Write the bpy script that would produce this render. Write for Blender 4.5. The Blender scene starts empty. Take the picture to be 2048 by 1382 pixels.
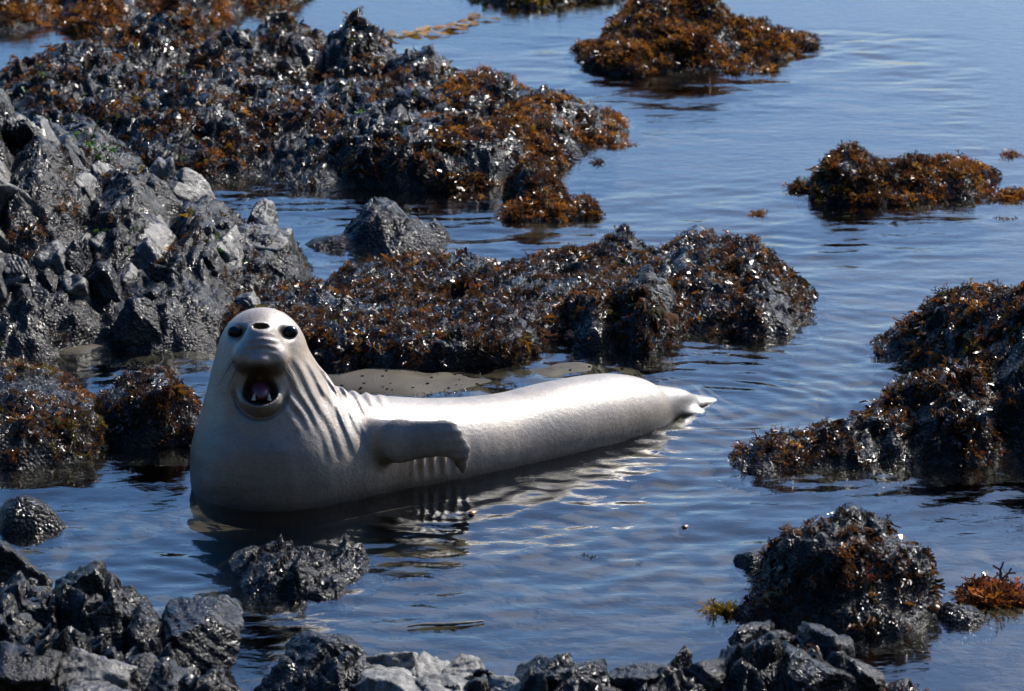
import bpy, math, random
import numpy as np
from mathutils import Vector, Matrix

# ------------------------------------------------------------------ camera, sky, sun, exposure
SC = bpy.context.scene
PITCH = math.radians(16.0)
HFOV = math.radians(13.14)
DIST = 26.0
CAM = np.array([0.0, -DIST * math.cos(PITCH), DIST * math.sin(PITCH)])
SUN_EL = math.radians(43.0)
SUN_AZ = math.radians(45.0)          # to the right of the view direction

cam = bpy.data.cameras.new('camera')
cam.angle = HFOV
cam.clip_end = 2000.0
cam.dof.use_dof = True
cam.dof.focus_distance = 24.2
cam.dof.aperture_fstop = 4.0
camo = bpy.data.objects.new('camera', cam)
SC.collection.objects.link(camo)
camo.location = CAM
camo.rotation_euler = (math.radians(90) - PITCH, 0, 0)
SC.camera = camo

world = bpy.data.worlds.new('World')
SC.world = world
world.use_nodes = True
wn = world.node_tree.nodes
wl = world.node_tree.links
sky = wn.new('ShaderNodeTexSky')
sky.sky_type = 'NISHITA'
sky.sun_disc = False
sky.sun_elevation = SUN_EL
sky.sun_rotation = SUN_AZ
sky.ozone_density = 6.0
sky.dust_density = 3.0
sky.air_density = 1.0
bg = wn['Background']
bg.inputs['Strength'].default_value = 0.15
hs = wn.new('ShaderNodeHueSaturation')
hs.inputs['Saturation'].default_value = 1.42
wl.new(sky.outputs[0], hs.inputs['Color'])
wl.new(hs.outputs[0], bg.inputs['Color'])

sun = bpy.data.lights.new('sun', 'SUN')
sun.energy = 5.0
sun.angle = math.radians(0.5)
sun.color = (1.0, 0.95, 0.87)
suno = bpy.data.objects.new('sun', sun)
SC.collection.objects.link(suno)
sdir = Vector((math.cos(SUN_EL) * math.sin(SUN_AZ), math.cos(SUN_EL) * math.cos(SUN_AZ), math.sin(SUN_EL)))
suno.rotation_euler = sdir.to_track_quat('Z', 'Y').to_euler()
suno.location = (8, 8, 12)

SC.view_settings.view_transform = 'Standard'
SC.view_settings.look = 'None'
SC.view_settings.exposure = 0.88
SC.view_settings.gamma = 1.0
SC.cycles.max_bounces = 6
SC.cycles.transparent_max_bounces = 12
SC.cycles.caustics_reflective = False
SC.cycles.caustics_refractive = False

# ------------------------------------------------------------------ photograph geometry -> metres
TH = math.tan(HFOV / 2)
RIGHT = np.array([1.0, 0, 0])
UP = np.array([0, math.sin(PITCH), math.cos(PITCH)])
FWD = np.array([0, math.cos(PITCH), -math.sin(PITCH)])

def ray(px, py):
    return RIGHT * ((px - 1024) / 1024 * TH) + UP * ((691 - py) / 1024 * TH) + FWD

def G(px, py, z=0.0):
    """point of the level z seen at a pixel of the 2048 x 1382 photograph"""
    d = ray(px, py)
    t = (z - CAM[2]) / d[2]
    return CAM + d * t

def AT(px, py, Y):
    """point on the upright plane y = Y"""
    d = ray(px, py)
    t = (Y - CAM[1]) / d[1]
    return CAM + d * t

def scale_at(p):
    """pixels per metre across the view at p, and the sine/cosine of the view's slope there"""
    v = np.asarray(p, float) - CAM
    t = v @ FWD
    s = 1024 / (TH * t)
    sl = math.atan2(-v[2], math.hypot(v[0], v[1]))
    return s, math.sin(sl), math.cos(sl)

# ------------------------------------------------------------------ numpy noise
def _hash(ix, iy, iz, seed):
    h = (ix.astype(np.int64) * 374761393 + iy.astype(np.int64) * 668265263 + iz.astype(np.int64) * 2147483647 + seed * 974634541)
    h = (h ^ (h >> 13)) * 1274126177
    h = h ^ (h >> 16)
    return h & 0xFFFFFF

def perlin(x, y, z, seed=0):
    xi, yi, zi = np.floor(x), np.floor(y), np.floor(z)
    xf, yf, zf = x - xi, y - yi, z - zi
    u = xf * xf * xf * (xf * (xf * 6 - 15) + 10)
    v = yf * yf * yf * (yf * (yf * 6 - 15) + 10)
    w = zf * zf * zf * (zf * (zf * 6 - 15) + 10)
    out = 0
    for dx in (0, 1):
        wx = u if dx else 1 - u
        for dy in (0, 1):
            wy = v if dy else 1 - v
            for dz in (0, 1):
                wz = w if dz else 1 - w
                h = _hash(xi + dx, yi + dy, zi + dz, seed)
                gx = (h & 255) / 127.5 - 1
                gy = ((h >> 8) & 255) / 127.5 - 1
                gz = ((h >> 16) & 255) / 127.5 - 1
                out = out + wx * wy * wz * (gx * (xf - dx) + gy * (yf - dy) + gz * (zf - dz))
    return out

def fbm(x, y, z, octaves=4, seed=0, ridged=False, gain=0.5):
    a, f, s = 1.0, 1.0, 0
    for o in range(octaves):
        n = perlin(x * f, y * f, z * f, seed + o * 17)
        if ridged:
            n = 0.5 - 2 * np.abs(n)
        s = s + a * n
        a *= gain
        f *= 2.03
    return s

def worley(x, y, seed=0):
    """2-D cell noise: distance to the nearest and second point, value of the nearest cell"""
    xi, yi = np.floor(x), np.floor(y)
    f1 = np.full(x.shape, 9.0); f2 = np.full(x.shape, 9.0); val = np.zeros(x.shape)
    gx = np.zeros(x.shape); gy = np.zeros(x.shape)
    for dx in (-1, 0, 1):
        for dy in (-1, 0, 1):
            h = _hash(xi + dx, yi + dy, xi * 0, seed)
            px = xi + dx + (h & 1023) / 1023
            py = yi + dy + ((h >> 10) & 1023) / 1023
            d = np.hypot(px - x, py - y)
            new = d < f1
            f2 = np.where(new, f1, np.minimum(f2, d))
            val = np.where(new, ((h >> 4) & 4095) / 4095, val)
            gx = np.where(new, px, gx); gy = np.where(new, py, gy)
            f1 = np.where(new, d, f1)
    return f1, f2, val, x - gx, y - gy

# ------------------------------------------------------------------ mesh helpers
COL = SC.collection

def mesh_from(name, verts, faces, smooth=True):
    """verts (n,3), faces (m,3) or (m,4) arrays"""
    verts = np.ascontiguousarray(verts, dtype=np.float32)
    faces = np.ascontiguousarray(faces, dtype=np.int32)
    k = faces.shape[1]
    me = bpy.data.meshes.new(name)
    me.vertices.add(len(verts)); me.vertices.foreach_set('co', verts.ravel())
    me.loops.add(faces.size); me.loops.foreach_set('vertex_index', faces.ravel())
    me.polygons.add(len(faces))
    me.polygons.foreach_set('loop_start', np.arange(0, faces.size, k, dtype=np.int32))
    me.polygons.foreach_set('use_smooth', np.full(len(faces), smooth, dtype=bool))
    me.update(calc_edges=True)
    me.validate()
    return me

def add_colour(me, name, cols):
    at = me.attributes.new(name, 'FLOAT_COLOR', 'POINT')
    c = np.ones((len(cols), 4), dtype=np.float32); c[:, :3] = cols
    at.data.foreach_set('color', c.ravel())

def link(name, me, mat=None, parent=None, loc=None):
    o = bpy.data.objects.new(name, me)
    COL.objects.link(o)
    if mat is not None:
        me.materials.append(mat)
    if loc is not None:
        o.location = loc
    if parent is not None:
        o.parent = parent
    return o

def thing(name, label, cat, loc, group=None):
    o = bpy.data.objects.new(name, None)
    COL.objects.link(o)
    o.empty_display_size = 0.1
    o.location = loc
    o['label'] = label; o['category'] = cat
    if group: o['group'] = group
    return o

def tag(o, label, cat, group=None):
    o['label'] = label; o['category'] = cat
    if group: o['group'] = group
    return o

# ------------------------------------------------------------------ materials
def new_mat(name):
    m = bpy.data.materials.new(name); m.use_nodes = True
    nt = m.node_tree; nt.nodes.clear()
    out = nt.nodes.new('ShaderNodeOutputMaterial')
    return m, nt, out

def N(nt, kind, **kw):
    n = nt.nodes.new(kind)
    for k, v in kw.items():
        if k in n.inputs: n.inputs[k].default_value = v
        else: setattr(n, k, v)
    return n

def ramp(nt, fac, stops):
    r = nt.nodes.new('ShaderNodeValToRGB')
    nt.links.new(fac, r.inputs[0])
    e = r.color_ramp.elements
    while len(e) < len(stops): e.new(0.5)
    for i, (p, c) in enumerate(stops):
        e[i].position = p
        e[i].color = c if len(c) == 4 else (*c, 1)
    return r.outputs[0]

def rock_material(name, dark, mid, pale, pale_at=0.62, rough=(0.2, 0.5), knob=1.0, cell=52.0, spec=0.13):
    m, nt, out = new_mat(name)
    L = nt.links
    b = N(nt, 'ShaderNodeBsdfPrincipled')
    tc = N(nt, 'ShaderNodeTexCoord')
    n1 = N(nt, 'ShaderNodeTexNoise', Scale=3.2, Detail=8.0, Roughness=0.65)
    n2 = N(nt, 'ShaderNodeTexNoise', Scale=26.0, Detail=6.0, Roughness=0.7)
    n3 = N(nt, 'ShaderNodeTexNoise', Scale=7.0, Detail=5.0, Roughness=0.6)
    vo = N(nt, 'ShaderNodeTexVoronoi', Scale=cell, Randomness=1.0)
    for t in (n1, n2, n3):
        L.new(tc.outputs['Object'], t.inputs['Vector'])
    dn = N(nt, 'ShaderNodeTexNoise', Scale=18.0, Detail=4.0, Roughness=0.7)
    L.new(tc.outputs['Object'], dn.inputs['Vector'])
    dv = N(nt, 'ShaderNodeVectorMath', operation='MULTIPLY_ADD')
    dv.inputs[1].default_value = (0.022, 0.022, 0.022)
    L.new(dn.outputs['Color'], dv.inputs[0]); L.new(tc.outputs['Object'], dv.inputs[2])
    L.new(dv.outputs[0], vo.inputs['Vector'])
    mx = N(nt, 'ShaderNodeMix', data_type='FLOAT'); mx.inputs[0].default_value = 0.4
    L.new(n1.outputs[0], mx.inputs[2]); L.new(n2.outputs[0], mx.inputs[3])
    col = ramp(nt, mx.outputs[0], [(0.36, dark), (0.5, mid), (pale_at, pale)])
    L.new(col, b.inputs['Base Color'])
    rr = N(nt, 'ShaderNodeMapRange'); rr.inputs[1].default_value = 0.35; rr.inputs[2].default_value = 0.65
    rr.inputs[3].default_value = rough[0]; rr.inputs[4].default_value = rough[1]
    L.new(n3.outputs[0], rr.inputs[0]); L.new(rr.outputs[0], b.inputs['Roughness'])
    b.inputs['Specular IOR Level'].default_value = spec
    b1 = N(nt, 'ShaderNodeBump', Strength=0.62 * knob, Distance=0.012)
    L.new(vo.outputs['Distance'], b1.inputs['Height']); b1.invert = True
    b2 = N(nt, 'ShaderNodeBump', Strength=0.8, Distance=0.016)
    L.new(n2.outputs[0], b2.inputs['Height']); L.new(b1.outputs[0], b2.inputs['Normal'])
    L.new(b2.outputs[0], b.inputs['Normal'])
    L.new(b.outputs[0], out.inputs[0])
    return m

M_WET = rock_material('wet_black_rock', (0.002, 0.002, 0.002), (0.006, 0.0055, 0.005), (0.03, 0.028, 0.026), 0.68, (0.06, 0.2), 1.6, spec=0.17)
M_GREY = rock_material('grey_slate_rock', (0.003, 0.003, 0.003), (0.028, 0.026, 0.023), (0.165, 0.157, 0.137), 0.68, (0.28, 0.5), 0.35, spec=0.4)
M_DARKSLAB = rock_material('dark_slab_rock', (0.002, 0.002, 0.002), (0.0055, 0.005, 0.0048), (0.05, 0.047, 0.042), 0.71, (0.10, 0.3), 1.1, spec=0.15)
M_PALE = rock_material('pale_grey_rock', (0.02, 0.02, 0.02), (0.13, 0.125, 0.115), (0.27, 0.26, 0.235), 0.62, (0.4, 0.65), 0.25)

def weed_material():
    m, nt, out = new_mat('seaweed')
    L = nt.links
    at = N(nt, 'ShaderNodeAttribute', attribute_name='tint')
    b = N(nt, 'ShaderNodeBsdfPrincipled', Roughness=0.28)
    L.new(at.outputs['Color'], b.inputs['Base Color'])
    tr = N(nt, 'ShaderNodeBsdfTranslucent')
    L.new(at.outputs['Color'], tr.inputs['Color'])
    mx = N(nt, 'ShaderNodeMixShader'); mx.inputs[0].default_value = 0.42
    L.new(b.outputs[0], mx.inputs[1]); L.new(tr.outputs[0], mx.inputs[2])
    L.new(mx.outputs[0], out.inputs[0])
    return m
M_WEED = weed_material()

def plain(name, col, rough=0.5, spec=0.5):
    m, nt, out = new_mat(name)
    b = N(nt, 'ShaderNodeBsdfPrincipled', Roughness=rough)
    tc = N(nt, 'ShaderNodeTexCoord')
    n = N(nt, 'ShaderNodeTexNoise', Scale=40.0, Detail=3.0)
    nt.links.new(tc.outputs['Object'], n.inputs['Vector'])
    c = ramp(nt, n.outputs[0], [(0.3, tuple(x * 0.7 for x in col)), (0.7, tuple(min(1, x * 1.2) for x in col))])
    nt.links.new(c, b.inputs['Base Color'])
    b.inputs['Specular IOR Level'].default_value = spec
    nt.links.new(b.outputs[0], out.inputs[0])
    return m

# ------------------------------------------------------------------ the sea bed and the water
def bed_height(x, y):
    z = -0.30 + 0.07 * fbm(x * 0.7, y * 0.5, x * 0, 3, 5)
    x, y = x + 0.22 * fbm(x * 1.3, y * 1.0, x * 0, 4, 31), y + 0.30 * fbm(x * 1.3, y * 1.0, x * 0 + 4, 4, 32)
    for (px, py, rx, ry, h) in ((840, 765, 330, 46, 0.335), (1130, 735, 230, 34, 0.332), (700, 765, 130, 40, 0.345), (170, 698, 130, 22, 0.335), (330, 705, 150, 20, 0.31)):
        c = G(px, py); s, sn, cs = scale_at(c)
        r2 = ((x - c[0]) / (rx / s)) ** 2 + ((y - c[1]) / (ry / s / sn)) ** 2
        z = np.maximum(z, -0.32 + h * np.exp(-(r2 ** 1.5) * 0.6) + 0.024 * fbm(x * 2.2, y * 1.5, x * 0, 5, 8))
    return z

def grid(x0, x1, y0, y1, nx, ny):
    X, Y = np.meshgrid(np.linspace(x0, x1, nx), np.linspace(y0, y1, ny))
    i = np.arange(nx * ny).reshape(ny, nx)
    F = np.stack([i[:-1, :-1], i[:-1, 1:], i[1:, 1:], i[1:, :-1]], -1).reshape(-1, 4)
    return X.ravel(), Y.ravel(), F

def sand_material():
    m, nt, out = new_mat('wet_sand')
    L = nt.links
    b = N(nt, 'ShaderNodeBsdfPrincipled')
    tc = N(nt, 'ShaderNodeTexCoord')
    n1 = N(nt, 'ShaderNodeTexNoise', Scale=2.2, Detail=6.0, Roughness=0.6)
    n2 = N(nt, 'ShaderNodeTexNoise', Scale=60.0, Detail=6.0, Roughness=0.7)
    n3 = N(nt, 'ShaderNodeTexNoise', Scale=5.0, Detail=5.0, Roughness=0.7)
    for t in (n1, n2, n3): L.new(tc.outputs['Object'], t.inputs['Vector'])
    c = ramp(nt, n1.outputs[0], [(0.35, (0.034, 0.027, 0.017)), (0.65, (0.064, 0.053, 0.035))])
    dk = ramp(nt, n3.outputs[0], [(0.56, (1, 1, 1)), (0.68, (0.25, 0.24, 0.17))])
    mx = N(nt, 'ShaderNodeMix', data_type='RGBA', blend_type='MULTIPLY'); mx.inputs[0].default_value = 0.8
    L.new(c, mx.inputs[6]); L.new(dk, mx.inputs[7])
    L.new(mx.outputs[2], b.inputs['Base Color'])
    b.inputs['Roughness'].default_value = 0.6
    b.inputs['Specular IOR Level'].default_value = 0.15
    bp = N(nt, 'ShaderNodeBump', Strength=0.5, Distance=0.008)
    L.new(n2.outputs[0], bp.inputs['Height']); L.new(bp.outputs[0], b.inputs['Normal'])
    L.new(b.outputs[0], out.inputs[0])
    return m

x, y, F = grid(-9, 9, -8, 22, 460, 760)
z = bed_height(x, y)
bed = link('sand', mesh_from('sand', np.stack([x, y, z], 1), F), sand_material())
bed['kind'] = 'structure'
x, y, F = grid(-700, 700, -60, 1500, 12, 12)
fb = link('sea_floor', mesh_from('sea_floor', np.stack([x, y, x * 0 - 0.6], 1), F), sand_material())
fb['kind'] = 'structure'

def water_material():
    m, nt, out = new_mat('tide_water')
    L = nt.links
    tc = N(nt, 'ShaderNodeTexCoord')
    mp = N(nt, 'ShaderNodeMapping'); mp.inputs['Scale'].default_value = (1.0, 1.6, 1.0)
    L.new(tc.outputs['Object'], mp.inputs['Vector'])
    n1 = N(nt, 'ShaderNodeTexNoise', Scale=9.0, Detail=3.0, Roughness=0.5, Distortion=0.6)
    n2 = N(nt, 'ShaderNodeTexNoise', Scale=34.0, Detail=2.0, Roughness=0.5)
    L.new(mp.outputs[0], n1.inputs['Vector']); L.new(mp.outputs[0], n2.inputs['Vector'])
    b1 = N(nt, 'ShaderNodeBump', Strength=0.14, Distance=0.02)
    b2 = N(nt, 'ShaderNodeBump', Strength=0.05, Distance=0.008)
    L.new(n1.outputs[0], b1.inputs['Height']); L.new(n2.outputs[0], b2.inputs['Height'])
    L.new(b1.outputs[0], b2.inputs['Normal'])
    fr = N(nt, 'ShaderNodeFresnel', IOR=1.36); L.new(b2.outputs[0], fr.inputs['Normal'])
    gl = N(nt, 'ShaderNodeBsdfGlossy', Roughness=0.03, Color=(1, 1, 1, 1)); L.new(b2.outputs[0], gl.inputs['Normal'])
    tr = N(nt, 'ShaderNodeBsdfTransparent'); tr.inputs['Color'].default_value = (0.80, 0.80, 0.72, 1)
    mx = N(nt, 'ShaderNodeMixShader')
    L.new(fr.outputs[0], mx.inputs[0]); L.new(tr.outputs[0], mx.inputs[1]); L.new(gl.outputs[0], mx.inputs[2])
    L.new(mx.outputs[0], out.inputs[0])
    return m
M_WATER = water_material()

def water_height(x, y):
    rng = np.random.RandomState(3)
    z = np.zeros_like(x)
    patch = np.clip(0.5 + 1.5 * fbm(x * 0.5, y * 0.3, x * 0, 3, 21), 0.10, 1.4)
    for i in range(30):
        lam = 0.10 * (1.19 ** rng.uniform(0, 12))
        ang = math.radians(90 + rng.normal(12, 26))      # mostly running along the view
        kx, ky = math.cos(ang) * 2 * math.pi / lam, math.sin(ang) * 2 * math.pi / lam
        ph = rng.uniform(0, 6.28)
        wob = 1.2 * perlin(x * 0.8 + i, y * 0.6, x * 0, 40 + i)
        amp = 0.0027 * lam ** 1.12
        z += amp * np.sin(kx * x + ky * y + ph + wob * 2) * patch
    # rings running out from the seal and from the gap between the rocks
    for (px, py, lam, amp, fall) in ((900, 965, 0.20, 0.0030, 1.6), (1420, 815, 0.16, 0.0030, 1.2), (560, 1010, 0.24, 0.0022, 1.4), (1750, 930, 0.25, 0.0016, 1.4)):
        c = G(px, py)
        r = np.hypot(x - c[0], y - c[1]) + 0.16 * fbm(x * 1.3, y * 1.3, x * 0, 3, 77)
        z += amp * np.sin(2 * math.pi * r / lam) * np.exp(-r / fall) * np.clip(r * 2.5, 0, 1)
    return z

x, y, F = grid(-3.6, 3.6, -5.6, 9.0, 420, 760)
z = water_height(x, y)
ex = np.clip((3.6 - np.abs(x)) / 0.4, 0, 1) * np.clip((y + 5.6) / 0.4, 0, 1) * np.clip((9.0 - y) / 0.4, 0, 1)
wat = link('water', mesh_from('water', np.stack([x, y, z * ex], 1), F), M_WATER)
wat['kind'] = 'structure'
# the same water level going on round the pool to the horizon
def ring_sheet():
    v = [(-3.6, -5.6), (3.6, -5.6), (3.6, 9.0), (-3.6, 9.0), (-700, -60), (700, -60), (700, 1500), (-700, 1500)]
    f = [(4, 5, 1, 0), (5, 6, 2, 1), (6, 7, 3, 2), (7, 4, 0, 3)]
    return np.array([(a, b, 0) for a, b in v], float), np.array(f)
v, f = ring_sheet()
wo = link('water_beyond', mesh_from('water_beyond', v, f, False), M_WATER)
wo['kind'] = 'structure'

# unseen bank under the camera, added, then raised and curved to block sky fill
def sky_block_bluff():
    x, y, F = grid(-120, 120, -140, 12, 160, 130)
    yy = y + 1.2 * fbm(x * 0.12, y * 0.2, x * 0, 3, 91)
    yy = yy - np.clip(np.abs(x) - 9, 0, 40) * 0.55
    z = np.interp(-yy, [15, 19, 22.6, 24, 26.5, 33, 42, 60, 170], [-0.7, 0.2, 4.6, 5.45, 5.6, 14.0, 24.0, 31.0, 45.0])
    z = z + 0.5 * fbm(x * 0.3, y * 0.3, z * 0, 4, 92) * np.clip((np.abs(x) + np.abs(y + 25) - 3) / 6, 0, 1)
    m, nt, out = new_mat('sky_block_scrub')
    b = N(nt, 'ShaderNodeBsdfPrincipled', Roughness=0.9)
    tc = N(nt, 'ShaderNodeTexCoord'); n = N(nt, 'ShaderNodeTexNoise', Scale=0.8, Detail=8.0)
    nt.links.new(tc.outputs['Object'], n.inputs['Vector'])
    nt.links.new(ramp(nt, n.outputs[0], [(0.35, (0.025, 0.028, 0.013)), (0.65, (0.075, 0.06, 0.036))]), b.inputs['Base Color'])
    nt.links.new(b.outputs[0], out.inputs[0])
    o = link('sky_block_bluff', mesh_from('sky_block_bluff', np.stack([x, y, z], 1), F), m)
    o['kind'] = 'structure'
sky_block_bluff()

# ------------------------------------------------------------------ seaweed tufts
ORANGE = [(0.25, 0.092, 0.013), (0.15, 0.050, 0.009), (0.30, 0.13, 0.016), (0.07, 0.022, 0.008), (0.035, 0.014, 0.006)]
BROWN = [(0.04, 0.017, 0.006), (0.07, 0.030, 0.008), (0.018, 0.009, 0.004), (0.010, 0.006, 0.004), (0.11, 0.045, 0.008)]
RED = [(0.13, 0.025, 0.014), (0.20, 0.05, 0.016), (0.07, 0.018, 0.013)]
OLIVE = [(0.13, 0.09, 0.014), (0.19, 0.115, 0.014), (0.06, 0.05, 0.012)]
GREEN = [(0.03, 0.09, 0.010), (0.05, 0.12, 0.014), (0.02, 0.05, 0.008)]

def make_tuft(seed, fronds=8, wide=1.0):
    """forked flat fronds, unit height"""
    r = random.Random(seed)
    V, Q = [], []
    def strip(p, d, side, ln, w, depth):
        e = p + d * ln
        i = len(V)
        V.extend([p - side * w, p + side * w, e + side * w * 0.9, e - side * w * 0.9])
        Q.append((i, i + 1, i + 2, i + 3))
        if depth > 0:
            for sgn in (-1, 1):
                nd = (d + side * sgn * r.uniform(0.35, 0.75) + np.array([r.uniform(-.25, .25), r.uniform(-.25, .25), r.uniform(-.15, .2)]))
                nd /= np.linalg.norm(nd)
                ns = side - nd * (side @ nd); ns /= np.linalg.norm(ns)
                strip(e, nd, ns, ln * r.uniform(0.6, 0.95), w * 0.8, depth - 1)
    for k in range(fronds):
        a = r.uniform(0, 6.283); t = r.uniform(0.1, 1.15)
        d = np.array([math.cos(a) * math.sin(t), math.sin(a) * math.sin(t), math.cos(t)])
        s = np.cross(d, [r.uniform(-1, 1), r.uniform(-1, 1), r.uniform(-.3, .3)]); s /= np.linalg.norm(s)
        strip(np.array([math.cos(a), math.sin(a), 0]) * r.uniform(0, 0.3), d, s, r.uniform(0.3, 0.5), 0.07 * wide, 2)
    return np.array(V), np.array(Q)
TUFTS = [make_tuft(s, 7) for s in range(5)]
LEAVES = [make_tuft(50 + s, 3, 2.6) for s in range(3)]

def make_strap(seed, n=5):
    """long narrow wet blades lying together"""
    r = random.Random(seed)
    V, Q = [], []
    for k in range(n):
        a = r.uniform(-0.5, 0.5); w = r.uniform(0.05, 0.10); ln = r.uniform(0.9, 1.9)
        p = np.array([r.uniform(-.25, .25), r.uniform(-.12, .12), 0.0]); d = np.array([math.sin(a), r.uniform(-.15, .15), math.cos(a)])
        sd = np.array([math.cos(a), 0.3, -math.sin(a)])
        i0 = len(V)
        for j in range(5):
            t = j / 4
            c = p + d * ln * t + np.array([0.08 * math.sin(t * 5 + seed), 0.22 * math.sin(t * 3.1), 0])
            ww = w * (0.5 + 0.8 * math.sin(math.pi * min(1, 0.15 + 0.8 * t)))
            V.extend([c - sd * ww, c + sd * ww])
        for j in range(4):
            Q.append((i0 + 2 * j, i0 + 2 * j + 1, i0 + 2 * j + 3, i0 + 2 * j + 2))
    return np.array(V), np.array(Q)
STRAPS = [make_strap(80 + s) for s in range(4)]

def weed_mesh(pts, nrm, size, palette, rng, protos=TUFTS, squash=0.55):
    VV, FF, CC = [], [], []
    off = 0
    pal = np.array(palette)
    n = len(pts)
    which = rng.randint(0, len(protos), n)
    lf = fbm(pts[:, 0] * 2.3, pts[:, 1] * 2.3, pts[:, 2] * 2.3, 3, 300 + len(pal)) * 1.1 + 0.5
    ci = np.clip(((lf + rng.normal(0, 0.22, n)) * len(pal)).astype(int), 0, len(pal) - 1)
    for k, (pv, pq) in enumerate(protos):
        s = which == k
        m = s.sum()
        if m == 0: continue
        nn = nrm[s] + rng.normal(0, 0.25, (m, 3)); nn /= np.linalg.norm(nn, axis=1, keepdims=True)
        a = rng.normal(0, 1, (m, 3)); t = np.cross(nn, a); t /= np.linalg.norm(t, axis=1, keepdims=True)
        bb = np.cross(nn, t)
        sz = size * rng.uniform(0.55, 1.35, m)
        v = (pv[None, :, 0, None] * t[:, None] + pv[None, :, 1, None] * bb[:, None] + pv[None, :, 2, None] * nn[:, None] * squash) * sz[:, None, None] + pts[s][:, None]
        VV.append(v.reshape(-1, 3))
        FF.append((pq[None] + (np.arange(m) * len(pv))[:, None, None]).reshape(-1, 4) + off)
        c = pal[ci[s]] * rng.uniform(0.7, 1.3, (m, 1))
        CC.append(np.repeat(c, len(pv), 0))
        off += m * len(pv)
    return np.concatenate(VV), np.concatenate(FF), np.concatenate(CC)

def weed_object(name, pts, nrm, size, palette, rng, parent=None, base=None, protos=TUFTS):
    v, f, c = weed_mesh(pts, nrm, size, palette, rng, protos)
    if base is not None: v = v - np.asarray(base)
    me = mesh_from(name, v, f, False)
    add_colour(me, 'tint', c)
    o = link(name, me, M_WEED, parent)
    return o

# ------------------------------------------------------------------ rock outcrops as displaced sheets
def vnormals(v, f):
    a, b, c = v[f[:, 0]], v[f[:, 1]], v[f[:, 2]]
    fn = np.cross(b - a, c - a)
    n = np.zeros_like(v)
    for k in range(f.shape[1]):
        np.add.at(n, f[:, k], fn)
    return n / (np.linalg.norm(n, axis=1, keepdims=True) + 1e-9)

def blob_world(b):
    px, py, rx, ry, h = b[:5]
    c = G(px, py); s, sn, cs = scale_at(c)
    return c[0], c[1], rx / s, ry / s / sn, h / s / cs, (b[5] if len(b) > 5 else 2.0), math.radians(b[6] if len(b) > 6 else 0)

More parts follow.
